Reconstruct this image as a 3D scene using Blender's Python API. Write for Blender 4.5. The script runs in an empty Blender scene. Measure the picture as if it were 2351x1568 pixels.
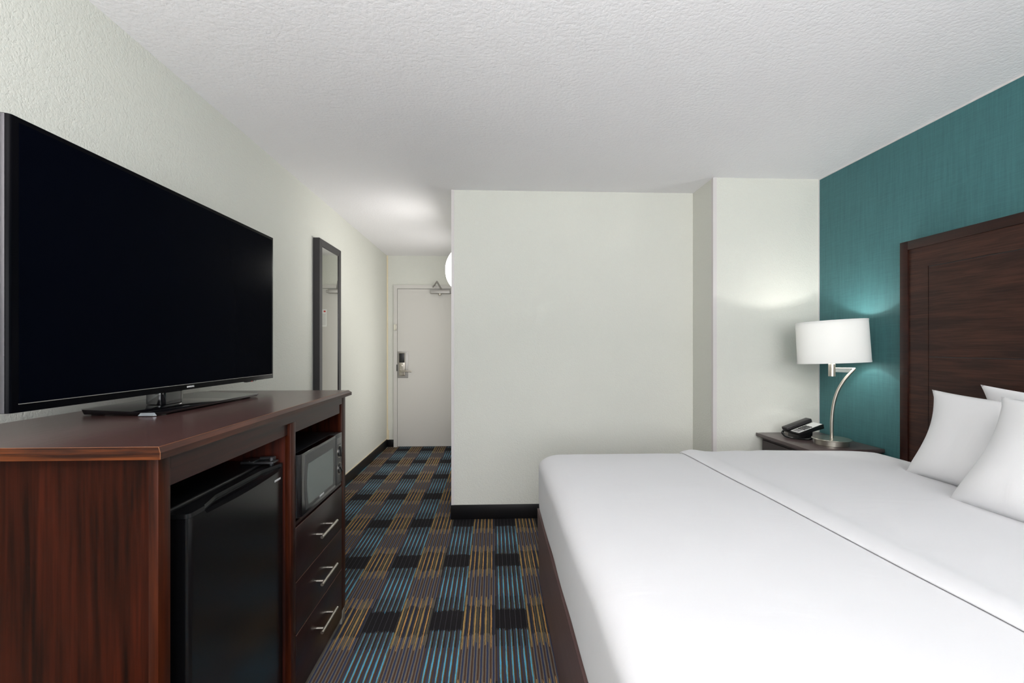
import bpy, bmesh, math, random
from mathutils import Vector, Matrix, noise as mnoise

# ---------------------------------------------------------------- scene, camera, light
random.seed(7)
S = bpy.context.scene
COL = S.collection
PI = math.pi
W_PX, H_PX, F_PX = 2351.0, 1568.0, 1040.0
cam_d = bpy.data.cameras.new('camera')
cam = bpy.data.objects.new('camera', cam_d)
COL.objects.link(cam)
S.camera = cam
cam_d.sensor_width = 36.0
cam_d.sensor_fit = 'HORIZONTAL'
cam_d.lens = 36.0 * F_PX / W_PX
cam_d.shift_y = (796.0 - H_PX / 2) / W_PX
cam_d.clip_start = 0.02
cam.location = (0, 0, 1.30)
cam.rotation_euler = (PI / 2, 0, -math.atan(43.0 / F_PX))

S.view_settings.view_transform = 'Standard'
S.view_settings.look = 'None'
S.view_settings.gamma = 1.0
S.view_settings.use_curve_mapping = False
S.view_settings.exposure = 0.32
try:
    S.cycles.max_bounces = 10
    S.cycles.diffuse_bounces = 6
    S.cycles.sample_clamp_indirect = 6.0
except Exception:
    pass

world = bpy.data.worlds.new('world')
S.world = world
world.use_nodes = True
world.node_tree.nodes['Background'].inputs[0].default_value = (0.75, 0.85, 1.0, 1)
world.node_tree.nodes['Background'].inputs[1].default_value = 1.0


def area(name, loc, rot, sx, sy, power, col):
    d = bpy.data.lights.new(name, 'AREA')
    d.shape = 'RECTANGLE'
    d.size = sx
    d.size_y = sy
    d.energy = power
    d.color = col
    o = bpy.data.objects.new(name, d)
    COL.objects.link(o)
    o.location = loc
    o.rotation_euler = rot
    return o


# daylight coming through the big window behind the camera, into the room
area('window_daylight', (0.35, -3.05, 1.50), (PI / 2, 0, 0), 2.9, 1.75, 108, (0.97, 0.985, 1.0))
# unseen fill light added behind the camera, aimed up to brighten the ceiling
area('ceiling_fill_uplight', (-0.05, -1.25, 1.35), (PI, 0, 0), 1.3, 1.0, 178, (1.0, 0.985, 0.97))
# extra light added out of sight behind the corner, to brighten the corridor
area('corridor_fill_light', (-0.335, 4.95, 1.25), (0, PI / 2, 0), 1.9, 0.75, 8, (1.0, 0.985, 0.96))
LAMP_W = 4.9
SCONCE_W = 3.5

# ---------------------------------------------------------------- room numbers
ZC = 2.482
XL, XR = -1.38, 2.297
YM = 3.43          # bathroom wall
YK = 3.105         # shallow projection by the bed wall
XK = 1.537
YD = 5.94          # entrance wall
XB = -0.312        # corner of the bathroom wall
YF = -2.90         # window wall behind the camera


# ---------------------------------------------------------------- node helpers
def srgb(r, g, b):
    def f(c):
        c /= 255.0
        return c / 12.92 if c <= 0.04045 else ((c + 0.055) / 1.055) ** 2.4
    return (f(r), f(g), f(b), 1.0)


class E:
    """a value in a node tree, with arithmetic"""
    def __init__(s, t, k):
        s.t, s.k = t, k

    def _m(s, op, *a):
        n = s.t.nodes.new('ShaderNodeMath')
        n.operation = op
        for i, v in enumerate((s,) + a):
            if isinstance(v, E):
                s.t.links.new(v.k, n.inputs[i])
            else:
                n.inputs[i].default_value = float(v)
        return E(s.t, n.outputs[0])

    def __add__(s, o): return s._m('ADD', o)
    __radd__ = __add__
    def __sub__(s, o): return s._m('SUBTRACT', o)
    def __rsub__(s, o): return s._m('MULTIPLY', -1)._m('ADD', o)
    def __mul__(s, o): return s._m('MULTIPLY', o)
    __rmul__ = __mul__
    def __truediv__(s, o): return s._m('DIVIDE', o)
    def lt(s, o): return s._m('LESS_THAN', o)
    def gt(s, o): return s._m('GREATER_THAN', o)
    def abs(s): return s._m('ABSOLUTE')
    def fract(s): return s._m('FRACT')
    def floor(s): return s._m('FLOOR')
    def clamp(s):
        r = s._m('ADD', 0)
        r.k.node.use_clamp = True
        return r


def between(e, a, b):
    return e.gt(a) * e.lt(b)


def mix(t, fac, a, b):
    n = t.nodes.new('ShaderNodeMix')
    n.data_type = 'RGBA'
    for sock, v in ((n.inputs[0], fac), (n.inputs[6], a), (n.inputs[7], b)):
        if isinstance(v, E):
            t.links.new(v.k, sock)
        elif hasattr(v, 'is_output'):
            t.links.new(v, sock)
        else:
            sock.default_value = v
    return n.outputs[2]


def new_mat(name, col, rough=0.5, metal=0.0, spec=0.5, coat=0.0):
    m = bpy.data.materials.new(name)
    m.use_nodes = True
    t = m.node_tree
    b = t.nodes['Principled BSDF']
    b.inputs['Base Color'].default_value = col
    b.inputs['Roughness'].default_value = rough
    b.inputs['Metallic'].default_value = metal
    b.inputs['Specular IOR Level'].default_value = spec
    b.inputs['Coat Weight'].default_value = coat
    b.inputs['Coat Roughness'].default_value = 0.12
    return m, t, b


def coords(t, scale=(1, 1, 1), kind='Object'):
    tc = t.nodes.new('ShaderNodeTexCoord')
    mp = t.nodes.new('ShaderNodeMapping')
    mp.inputs['Scale'].default_value = scale
    t.links.new(tc.outputs[kind], mp.inputs[0])
    return mp.outputs[0]


def noise(t, vec, scale, detail=2.0, rough=0.5, dist=0.0):
    n = t.nodes.new('ShaderNodeTexNoise')
    n.inputs['Scale'].default_value = scale
    n.inputs['Detail'].default_value = detail
    n.inputs['Roughness'].default_value = rough
    n.inputs['Distortion'].default_value = dist
    t.links.new(vec, n.inputs['Vector'])
    return E(t, n.outputs[0])


def bump(t, b, h, strength, dist=0.001):
    n = t.nodes.new('ShaderNodeBump')
    n.inputs['Strength'].default_value = strength
    n.inputs['Distance'].default_value = dist
    t.links.new(h.k, n.inputs['Height'])
    t.links.new(n.outputs[0], b.inputs['Normal'])


def plaster(name, col, scale, strength, dist, rough=0.75):
    m, t, b = new_mat(name, col, rough, spec=0.3)
    v = coords(t)
    n1 = noise(t, v, scale, 3.0, 0.55, 0.25)
    n2 = noise(t, v, scale * 0.35, 2.0, 0.5)
    h = (n1._m('SMOOTH_MIN', 0.58, 0.2)) + n2 * 0.3
    bump(t, b, h, strength, dist)
    big = noise(t, v, 1.3, 2.0)
    c2 = (col[0] * 0.94, col[1] * 0.945, col[2] * 0.95, 1)
    t.links.new(mix(t, big, col, c2), b.inputs['Base Color'])
    return m


def wood(name, dark, light, axis, rough=0.35, coat=0.3, scale=1.0, contrast=1.0, spec=0.5):
    m, t, b = new_mat(name, dark, rough, coat=coat, spec=spec)
    sc = [9.0 * scale] * 3
    sc[axis] = 0.7 * scale
    v = coords(t, tuple(sc))
    sc2 = [60.0 * scale] * 3
    sc2[axis] = 2.2 * scale
    v2 = coords(t, tuple(sc2))
    a = noise(t, v, 1.6, 4.0, 0.6, 1.2)
    f = noise(t, v2, 1.5, 3.0, 0.6, 0.3)
    k = ((a - 0.5) * (2.2 * contrast) + (f - 0.5) * (1.8 * contrast) + 0.45).clamp()
    t.links.new(mix(t, k, dark, light), b.inputs['Base Color'])
    r = f * 0.08 + (rough - 0.04)
    t.links.new(r.k, b.inputs['Roughness'])
    bump(t, b, f, 0.08, 0.0005)
    return m


# ---------------------------------------------------------------- materials
M = {}
M['wall'] = plaster('wall_plaster', srgb(213, 213, 205), 120, 1.0, 0.0030)
M['ceil'] = plaster('ceiling_texture', srgb(240, 238, 240), 62, 0.75, 0.0040)
M['trim'] = new_mat('corner_trim', srgb(205, 200, 199), 0.5)[0]
M['trimyellow'] = new_mat('corner_bead', srgb(222, 208, 178), 0.55)[0]
M['base'] = new_mat('baseboard_vinyl', srgb(15, 14, 16), 0.4, spec=0.25)[0]
M['door'] = new_mat('door_paint', srgb(198, 195, 190), 0.45)[0]
M['steel'] = new_mat('satin_steel', srgb(190, 184, 174), 0.32, 1.0)[0]
M['steelgrey'] = new_mat('grey_metal', srgb(165, 162, 158), 0.45, 0.6)[0]
M['dark'] = new_mat('black_plastic', srgb(18, 18, 20), 0.35)[0]
M['blackframe'] = new_mat('black_frame_paint', srgb(38, 36, 38), 0.38)[0]
M['gloss'] = new_mat('gloss_black', srgb(9, 9, 12), 0.12, coat=0.6)[0]
M['cream'] = new_mat('cream_plastic', srgb(225, 220, 205), 0.4)[0]
M['white_ink'] = new_mat('white_lettering', srgb(215, 215, 215), 0.5)[0]
M['mirror'] = new_mat('mirror_glass', (0.86, 0.87, 0.84, 1), 0.01, 1.0)[0]
M['paper'] = new_mat('paper', srgb(232, 232, 230), 0.6)[0]
M['red'] = new_mat('red_print', srgb(190, 40, 35), 0.5)[0]
M['yellow'] = new_mat('yellow_print', srgb(215, 205, 90), 0.5)[0]
M['tvtrim'] = new_mat('tv_trim_metal', srgb(96, 94, 99), 0.25, 1.0)[0]
M['hinge'] = new_mat('hinge_metal', srgb(84, 84, 86), 0.3, 0.7)[0]
M['tvblack'] = new_mat('tv_casing', srgb(5, 5, 8), 0.2, spec=0.04)[0]
M['armplate'] = new_mat('arm_plate', srgb(112, 118, 116), 0.6)[0]
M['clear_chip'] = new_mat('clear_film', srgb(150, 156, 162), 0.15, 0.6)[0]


def m_teal():
    m, t, b = new_mat('teal_linen_wallpaper', srgb(74, 134, 136), 0.6, spec=0.4)
    v1 = coords(t, (1, 260, 9))
    v2 = coords(t, (1, 10, 300))
    v3 = coords(t, (1, 60, 3))
    a = noise(t, v1, 1.0, 3.0, 0.6)
    c = noise(t, v2, 1.0, 3.0, 0.6)
    d = noise(t, v3, 1.0, 2.0, 0.5)
    k = ((a - 0.5) * 1.5 + (c - 0.5) * 1.3 + (d - 0.5) * 0.9 + 0.5).clamp()
    t.links.new(mix(t, k, srgb(52, 95, 98), srgb(64, 112, 115)), b.inputs['Base Color'])
    bump(t, b, a + c, 0.22, 0.001)
    return m


M['teal'] = m_teal()
M['cherry_side'] = wood('cherry_side_panel', srgb(19, 7, 4), srgb(54, 19, 8), 2, 0.34, 0.0, 0.9, spec=0.07)
M['cherry_stile'] = wood('cherry_stile', srgb(28, 10, 6), srgb(66, 26, 9), 2, 0.33, 0.0, spec=0.12)
M['cherry_rail'] = wood('cherry_rail', srgb(34, 15, 12), srgb(58, 26, 19), 1, 0.36, 0.0, spec=0.3)
M['cherry_edge'] = wood('cherry_edge', srgb(34, 13, 6), srgb(92, 46, 18), 0, 0.36, 0.0, 1.4, 1.4, spec=0.15)
M['cherry_edge_y'] = wood('cherry_front_edge', srgb(42, 21, 15), srgb(76, 42, 29), 1, 0.38, 0.0, 1.4, spec=0.25)
M['cherry_top'] = wood('dark_laminate_top', srgb(66, 45, 43), srgb(76, 53, 50), 1, 0.24, 0.0, 2.5, 0.7)
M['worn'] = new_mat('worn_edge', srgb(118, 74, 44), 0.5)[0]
M['seam'] = new_mat('pale_seam', srgb(110, 82, 72), 0.5)[0]
M['drawer'] = wood('drawer_front', srgb(26, 13, 14), srgb(38, 19, 17), 1, 0.3, 0.0, 1.3, spec=0.4)
M['inside'] = wood('cabinet_inside', srgb(34, 12, 9), srgb(78, 27, 12), 2, 0.4, 0.0)
M['hb_panel'] = wood('headboard_veneer', srgb(36, 20, 17), srgb(64, 38, 29), 1, 0.45, 0.0, 1.7, 1.3, spec=0.25)
M['hb_frame'] = wood('headboard_frame', srgb(28, 11, 8), srgb(48, 20, 12), 1, 0.38, 0.0, spec=0.25)
M['bedbase'] = wood('bed_base_wood', srgb(88, 67, 66), srgb(104, 80, 77), 1, 0.5, 0.0, 2.0, 0.7)
M['night'] = wood('nightstand_top_sheen', srgb(66, 54, 54), srgb(84, 70, 69), 1, 0.3, 0.0, 2.0, 0.6)  # top wood lightened, with reflected light put into its colour
M['night_body'] = wood('nightstand_body', srgb(30, 16, 20), srgb(44, 24, 28), 1, 0.45, 0.0, 2.0)
M['plinth'] = new_mat('plinth', srgb(104, 100, 92), 0.5)[0]


def m_cloth(name, col, fold=0.25):
    m, t, b = new_mat(name, col, 0.85, spec=0.2)
    b.inputs['Sheen Weight'].default_value = 0.15
    v = coords(t)
    a = noise(t, v, 700, 1.0)
    c = noise(t, coords(t, (1.0, 2.2, 1.0)), 2.6, 3.0, 0.55, 1.4)
    bump(t, b, a * 0.06 + c, fold, 0.008)
    return m


M['sheet'] = m_cloth('white_cotton_sheet', srgb(203, 203, 206))
M['pillow'] = m_cloth('white_pillowcase', srgb(217, 217, 219), 0.35)


def m_fridge():
    m, t, b = new_mat('fridge_black_enamel', srgb(13, 13, 15), 0.2)
    v = coords(t)
    n = noise(t, v, 420, 1.0)
    bump(t, b, n, 0.12, 0.0004)
    d = noise(t, v, 300, 0.0).gt(0.78)
    t.links.new(mix(t, d, srgb(14, 14, 16), srgb(24, 24, 26)), b.inputs['Base Color'])
    return m


M['fridge'] = m_fridge()


def m_screen():
    m, t, b = new_mat('tv_screen', (0.0008, 0.0013, 0.0035, 1), 0.2)
    b.inputs['Specular IOR Level'].default_value = 0.008
    return m


M['screen'] = m_screen()
M['mwglass'] = new_mat('oven_window', srgb(98, 106, 103), 0.25)[0]
M['mwpanel'] = new_mat('oven_panel', srgb(46, 47, 48), 0.3)[0]


def m_shade():
    m = bpy.data.materials.new('lamp_shade_fabric')
    m.use_nodes = True
    t = m.node_tree
    t.nodes.remove(t.nodes['Principled BSDF'])
    out = t.nodes['Material Output']
    d = t.nodes.new('ShaderNodeBsdfDiffuse')
    tr = t.nodes.new('ShaderNodeBsdfTranslucent')
    mx = t.nodes.new('ShaderNodeMixShader')
    d.inputs[0].default_value = (0.86, 0.86, 0.84, 1)
    tr.inputs[0].default_value = (0.86, 0.86, 0.85, 1)
    mx.inputs[0].default_value = 0.11
    t.links.new(d.outputs[0], mx.inputs[1])
    t.links.new(tr.outputs[0], mx.inputs[2])
    t.links.new(mx.outputs[0], out.inputs[0])
    return m


M['shade'] = m_shade()


def m_emit(name, col, st):
    m, t, b = new_mat(name, col, 0.4)
    b.inputs['Emission Color'].default_value = col
    b.inputs['Emission Strength'].default_value = st
    return m


M['sconce'] = m_emit('lit_acrylic', (1.0, 0.985, 0.95, 1), 4.0)
M['bulb'] = m_emit('lit_bulb', (1.0, 0.98, 0.94, 1), 4.0)


def m_carpet():
    m, t, b = new_mat('striped_carpet', (0.03, 0.03, 0.03, 1), 0.95, spec=0.1)
    tc = t.nodes.new('ShaderNodeTexCoord')
    sp = t.nodes.new('ShaderNodeSeparateXYZ')
    t.links.new(tc.outputs['Object'], sp.inputs[0])
    x, y = E(t, sp.outputs[0]), E(t, sp.outputs[1])
    # gentle wobble of the yarn rows and a fine tuft dither
    wob = noise(t, coords(t, (40, 14, 1)), 1.0, 2.0) - 0.5
    tuft = noise(t, coords(t, (420, 260, 1)), 1.0, 1.0) - 0.5
    dith = noise(t, coords(t, (300, 40, 1)), 1.0, 1.0) - 0.5
    U = (x + wob * 0.003 + tuft * 0.0022 - 0.009 + 3.05) / 0.02542
    blk = (U / 12.0).fract() * 12.0
    blue_col = blk.lt(6.0)
    f = U.fract()
    idx = U.floor()
    wn = t.nodes.new('ShaderNodeTexWhiteNoise')
    wn.noise_dimensions = '1D'
    t.links.new(idx.k, wn.inputs['W'])
    rnd = E(t, wn.outputs[0])
    yy = (((y - 2.765) / 0.6 + 100.5).fract() - 0.5).abs()
    ye = yy + (rnd - 0.5) * 0.045 + dith * 0.09
    C = dict(brown=srgb(80, 60, 50), taupe=srgb(112, 105, 95), navy=srgb(54, 62, 88),
             black=srgb(32, 30, 32), gold=srgb(198, 150, 92), olive=srgb(112, 104, 68),
             tan=srgb(140, 122, 78), blue=srgb(84, 172, 208), grey=srgb(72, 70, 76), dk=srgb(44, 42, 48))
    # base rows
    base = mix(t, between(f, 0.07, 0.37), C['taupe'], C['brown'])
    base = mix(t, between(f, 0.54, 0.83), base, C['navy'])
    base_dark = mix(t, between(f, 0.05, 0.40), srgb(70, 67, 62), C['black'])
    base_dark = mix(t, between(f, 0.52, 0.86), base_dark, srgb(44, 48, 66))
    # gold columns
    near = ye.lt(0.19)
    g = mix(t, near, base, base_dark)
    wide = 0.060 + (0.30 - yy).clamp() * 0.21 + dith * 0.10
    in_gold = ye.lt(0.335)
    odd = (idx / 2.0).fract().gt(0.25)
    dgold = (f - 0.24).abs()
    g = mix(t, in_gold * dgold.lt(wide * 1.0) * odd, g, C['gold'])
    g = mix(t, in_gold * dgold.lt(wide * 1.6) * (1.0 - odd), g, C['tan'])
    g = mix(t, in_gold * dgold.lt(wide * 0.55) * (1.0 - odd), g, C['gold'])
    g = mix(t, ye.lt(0.30) * between(f, 0.62, 0.76) * rnd.gt(0.55), g, C['olive'])
    # blue columns
    s = mix(t, between(f, 0.0, 0.27), srgb(80, 78, 70), srgb(44, 39, 37))
    s = mix(t, between(f, 0.34, 0.56), s, srgb(52, 57, 78))
    s = mix(t, yy.gt(0.33) * between(f, 0.02, 0.26), s, C['brown'])
    s = mix(t, yy.gt(0.33) * between(f, 0.32, 0.56), s, C['navy'])
    s = mix(t, ye.gt(0.355) * between(f, 0.60, 0.98), s, C['olive'])
    s = mix(t, ye.gt(0.13) * between(f, 0.93, 1.0), s, C['olive'])
    bw = 0.045 + (yy - 0.24).clamp() * 0.30 + dith * 0.09
    bl = (f - 0.80).abs().lt(bw)
    s = mix(t, bl * ye.gt(0.125), s, C['blue'])
    blk_area = (yy + (rnd - 0.5) * 0.014 + dith * 0.10).lt(0.130)
    s = mix(t, blk_area, s, C['black'])
    s = mix(t, blk_area * between(f, 0.77, 0.84), s, C['grey'])
    allc = mix(t, blue_col, g, s)
    pile = noise(t, coords(t, (500, 420, 1)), 1.0, 1.0)
    allc = mix(t, (pile * 0.8 - 0.1).clamp(), allc, mix(t, 0.55, allc, (0.012, 0.011, 0.013, 1)))
    t.links.new(allc, b.inputs['Base Color'])
    rib = ((U * 2.0).fract() - 0.5).abs()
    bump(t, b, pile + rib, 0.6, 0.002)
    return m


M['carpet'] = m_carpet()


# ---------------------------------------------------------------- mesh helpers
class B:
    def __init__(s):
        s.bm = bmesh.new()

    def box(s, x0, x1, y0, y1, z0, z1, bev=0.0, seg=2, rot=None, piv=None):
        n = bmesh.new()
        bmesh.ops.create_cube(n, size=1.0)
        for v in n.verts:
            v.co = Vector(((x0 + x1) / 2 + v.co.x * (x1 - x0), (y0 + y1) / 2 + v.co.y * (y1 - y0),
                           (z0 + z1) / 2 + v.co.z * (z1 - z0)))
        if bev:
            bmesh.ops.bevel(n, geom=list(n.edges), offset=bev, segments=seg, affect='EDGES', profile=0.5)
        if rot is not None:
            p = Vector(piv or ((x0 + x1) / 2, (y0 + y1) / 2, (z0 + z1) / 2))
            bmesh.ops.transform(n, matrix=Matrix.Translation(p) @ rot @ Matrix.Translation(-p), verts=n.verts)
        s._add(n)
        return s

    def _add(s, n):
        me = bpy.data.meshes.new('tmp')
        n.to_mesh(me)
        n.free()
        s.bm.from_mesh(me)
        bpy.data.meshes.remove(me)

    def prism(s, pts, d, bev=0.0, seg=2):
        """extrude closed polygon pts (3D) by vector d"""
        n = bmesh.new()
        vs = [n.verts.new(p) for p in pts]
        f = n.faces.new(vs)
        r = bmesh.ops.extrude_face_region(n, geom=[f])
        bmesh.ops.translate(n, vec=Vector(d), verts=[g for g in r['geom'] if isinstance(g, bmesh.types.BMVert)])
        bmesh.ops.recalc_face_normals(n, faces=n.faces)
        if bev:
            bmesh.ops.bevel(n, geom=list(n.edges), offset=bev, segments=seg, affect='EDGES', profile=0.5)
        s._add(n)
        return s

    def lathe(s, c, prof, seg=48, sx=1.0, sy=1.0):
        """prof: list of (r, z) from one end of the axis to the other"""
        n = bmesh.new()
        rings = []
        for r, z in prof:
            if r < 1e-6:
                rings.append([n.verts.new((c[0], c[1], c[2] + z))])
            else:
                rings.append([n.verts.new((c[0] + sx * r * math.cos(2 * PI * i / seg),
                                           c[1] + sy * r * math.sin(2 * PI * i / seg), c[2] + z)) for i in range(seg)])
        for a, b in zip(rings, rings[1:]):
            for i in range(seg):
                j = (i + 1) % seg
                if len(a) == 1 and len(b) > 1:
                    n.faces.new((a[0], b[i], b[j]))
                elif len(b) == 1 and len(a) > 1:
                    n.faces.new((a[i], b[0], a[j]))
                elif len(a) > 1:
                    n.faces.new((a[i], b[i], b[j], a[j]))
        bmesh.ops.recalc_face_normals(n, faces=n.faces)
        s._add(n)
        return s

    def tube(s, pts, r, seg=12, cap=True):
        n = bmesh.new()
        P = [Vector(p) for p in pts]
        R = r if isinstance(r, (list, tuple)) else [r] * len(P)
        up = None
        rings = []
        for i, p in enumerate(P):
            d = (P[min(i + 1, len(P) - 1)] - P[max(i - 1, 0)]).normalized()
            if up is None:
                up = d.orthogonal().normalized()
            up = (up - d * up.dot(d)).normalized()
            w = d.cross(up)
            rings.append([n.verts.new(p + (up * math.cos(2 * PI * k / seg) + w * math.sin(2 * PI * k / seg)) * R[i])
                          for k in range(seg)])
        for a, b in zip(rings, rings[1:]):
            for i in range(seg):
                j = (i + 1) % seg
                n.faces.new((a[i], b[i], b[j], a[j]))
        if cap:
            n.faces.new(rings[0][::-1])
            n.faces.new(rings[-1])
        bmesh.ops.recalc_face_normals(n, faces=n.faces)
        s._add(n)
        return s


def wloc(o):
    v = Vector((0, 0, 0))
    while o is not None:
        v += Vector(o.location)
        o = o.parent
    return v


def obj(name, b, mat, parent=None, smooth=35, label=None, origin=None):
    """link builder b (world coordinates) as ONE object; several mats by face index allowed"""
    me = bpy.data.meshes.new(name)
    o = bpy.data.objects.new(name, me)
    COL.objects.link(o)
    if parent is not None:
        o.parent = parent
    off = wloc(parent) if parent is not None else Vector((0, 0, 0))
    if origin is not None:
        o.location = Vector(origin) - off
        off = Vector(origin)
    bmesh.ops.translate(b.bm, vec=-off, verts=b.bm.verts)
    b.bm.to_mesh(me)
    b.bm.free()
    for mm in (mat if isinstance(mat, (list, tuple)) else [mat]):
        me.materials.append(M[mm] if isinstance(mm, str) else mm)
    if smooth:
        for p in me.polygons:
            p.use_smooth = True
        try:
            me.set_sharp_from_angle(angle=math.radians(smooth))
        except Exception:
            pass
    if label:
        o['label'] = label
    return o


def tag(o, label, cat, group=None):
    o['label'] = label
    o['category'] = cat
    if group:
        o['group'] = group
    return o


def thing(name, label, cat, loc, group=None):
    o = bpy.data.objects.new(name, None)
    o.empty_display_size = 0.1
    COL.objects.link(o)
    o.location = loc
    return tag(o, label, cat, group)


def struct(name, b, mat, smooth=0):
    o = obj(name, b, mat, None, smooth)
    o['kind'] = 'structure'
    return o


def lettering(body, size, mtx, parent, depth=0.0004, sx=1.0, bold=0.0, name='lettering'):
    cu = bpy.data.curves.new('t', 'FONT')
    cu.body = body
    cu.size = size
    cu.extrude = depth
    cu.offset = bold
    cu.align_x = 'CENTER'
    cu.align_y = 'CENTER'
    to = bpy.data.objects.new('t', cu)
    COL.objects.link(to)
    dg = bpy.context.evaluated_depsgraph_get()
    me = bpy.data.meshes.new_from_object(to.evaluated_get(dg))
    bpy.data.objects.remove(to)
    me.transform(Matrix.Translation(-wloc(parent)) @ mtx @ Matrix.Diagonal((sx, 1, 1, 1)))
    me.materials.clear()
    me.materials.append(M['white_ink'])
    o = bpy.data.objects.new(name, me)
    COL.objects.link(o)
    o.parent = parent
    return o


def face_x(x, y, z):     # text frame: reads along +y, faces +x
    return Matrix(((0, 0, 1, x), (1, 0, 0, y), (0, 1, 0, z), (0, 0, 0, 1)))


# ---------------------------------------------------------------- the room
T = 0.12
struct('floor', B().box(XL - T, XR + T, YF - T, YD + T, -0.06, 0.0), 'carpet')
struct('ceiling', B().box(XL - T, XR + T, YF - T, YD + T, ZC, ZC + 0.1), 'ceil')
struct('wall_left', B().box(XL - T, XL, YF, YD, 0, ZC), 'wall')
struct('wall_right', B().box(XR, XR + T, YF, YK, 0, ZC), 'teal')
struct('wall_far', B().box(XL - T, -1.243, YD, YD + T, 0, ZC)
       .box(-1.243, XB, YD, YD + T, 2.052, ZC), 'wall')
struct('wall_middle', B().box(XB, XK, YM, YD + T, 0, ZC), 'wall')
struct('wall_corner', B().box(XK, XR + T, YK, YM + 0.5, 0, ZC), 'wall')
# window wall behind the camera
WX0, WX1, WZ0, WZ1 = -1.05, 1.75, 0.72, 2.25
struct('wall_front', B().box(XL - T, WX0, YF - T, YF, 0, ZC).box(WX1, XR + T, YF - T, YF, 0, ZC)
       .box(WX0, WX1, YF - T, YF, 0, WZ0).box(WX0, WX1, YF - T, YF, WZ1, ZC), 'wall')
wf = B()
for a, b_ in ((WX0, WX0 + 0.04), (WX1 - 0.04, WX1), (0.33, 0.37)):
    wf.box(a, b_, YF - 0.09, YF - 0.04, WZ0, WZ1)
wf.box(WX0, WX1, YF - 0.09, YF - 0.04, WZ0, WZ0 + 0.04).box(WX0, WX1, YF - 0.09, YF - 0.04, WZ1 - 0.04, WZ1)
struct('window_1', wf, 'trim')

struct('baseboard_left', B().box(XL, XL + 0.008, YF, YD, 0, 0.10, 0.002).box(XL, XL + 0.004, YF, YD, 0.10, 0.104), 'base', 30)
struct('baseboard_middle', B().box(XB - 0.008, XK, YM - 0.009, YM, 0, 0.108, 0.002)
       .box(XB - 0.008, XB, YM, YD, 0, 0.108, 0.002), 'base', 30)
struct('baseboard_far', B().box(XL + 0.008, -1.292, YD - 0.009, YD, 0, 0.095, 0.002), 'base', 30)
struct('baseboard_corner', B().box(XK - 0.009, XR, YK - 0.009, YK, 0, 0.108, 0.002)
       .box(XK - 0.009, XK, YK, YM, 0, 0.108, 0.002), 'base', 30)
struct('baseboard_right', B().box(XR - 0.009, XR, 2.5, YK, 0, 0.108, 0.002), 'base', 30)
# corner guards and beads
struct('trim_1', B().box(XB - 0.004, XB + 0.017, YM - 0.004, YM, 0.108, ZC).box(XB - 0.004, XB, YM, YM + 0.02, 0.108, ZC), 'trim')
struct('trim_2', B().box(XK - 0.004, XK + 0.022, YK - 0.004, YK, 0.108, ZC).box(XK - 0.004, XK, YK, YK + 0.022, 0.108, ZC), 'trim')
struct('trim_3', B().box(XL, XL + 0.016, YD - 0.010, YD, 0.20, ZC, 0.003).box(XL, XL + 0.028, YD - 0.012, YD, 0.095, 0.22, 0.003), 'trimyellow')
struct('trim_4', B().box(XL, XL + 0.005, 2.2, YD, 0.1045, 0.112), 'trimyellow')
struct('trim_5', B().box(XR - 0.003, XR, YF, YK, ZC - 0.008, ZC).box(XR - 0.004, XR, YK - 0.006, YK, 0.7, ZC), 'trim')

# ---------------------------------------------------------------- entrance door
YP = 5.925
d = struct('door_1', B().box(-1.240, -0.335, YP, YP + 0.045, 0.006, 2.048, 0.001), 'door')
fr = B()
fr.prism([(-1.288, 5.918, 0), (-1.243, 5.918, 0), (-1.243, 5.918, 2.052), (-1.288, 5.918, 2.098)], (0, 0.10, 0))
fr.prism([(-1.288, 5.918, 2.0985), (-1.243, 5.918, 2.0525), (-0.33, 5.918, 2.0525), (-0.33, 5.918, 2.0985)], (0, 0.10, 0))
obj('door_frame', fr, 'door', d, 0)
pl = obj('lock_plate', B().box(-1.240, -1.102, YP - 0.006, YP, 0.895, 1.240, 0.0025), 'steelgrey', d, 35)
obj('lock_case', B().box(-1.218, -1.138, YP - 0.024, YP - 0.006, 0.925, 1.222, 0.010, 3), 'steel', pl, 35)
obj('card_reader', B().box(-1.212, -1.143, YP - 0.034, YP - 0.024, 1.095, 1.215, 0.004, 3), 'dark', pl, 35)
obj('thumb_turn', B().lathe((0, 0, 0), [(0, 0), (0.013, 0.0), (0.013, 0.012), (0, 0.016)], 20), 'steel', pl)
tt = COL.objects['thumb_turn']
tt.rotation_euler = (PI / 2, 0, 0)
tt.location = Vector((-1.180, YP - 0.024, 1.052)) - wloc(pl)
tt.data.transform(Matrix.Translation(wloc(pl)))
lv = [(-1.190, YP - 0.024, 0.985), (-1.190, YP - 0.062, 0.985), (-1.182, YP - 0.070, 0.985), (-1.12, YP - 0.072, 0.986),
      (-1.075, YP - 0.070, 0.986), (-1.055, YP - 0.060, 0.985)]
obj('lever_handle', B().tube(lv, [0.014, 0.012, 0.012, 0.011, 0.011, 0.012], 14), 'steel', pl, 60)
obj('strike_plate', B().box(-1.250, -1.240, 5.913, 5.918, 0.985, 1.070), 'dark', d, 0)
sl = obj('security_latch', B().box(-1.284, -1.250, 5.906, 5.918, 1.515, 1.588, 0.003), 'cream', d, 35)
obj('latch_bar', B().box(-1.258, -1.247, 5.898, 5.918, 1.510, 1.592, 0.003), 'steel', sl, 35)
cl = obj('door_closer', B().box(-0.815, -0.555, YP - 0.055, YP, 1.985, 2.035, 0.008, 3)
         .box(-0.560, -0.535, YP - 0.048, YP - 0.006, 1.992, 2.028, 0.006), 'steelgrey', d, 35)
obj('closer_cap', B().lathe((-0.690, YP - 0.030, 1.968), [(0, -0.008), (0.014, -0.004), (0.018, 0.008), (0.018, 0.02), (0, 0.02)], 20),
    'steel', cl, 40)
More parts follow.
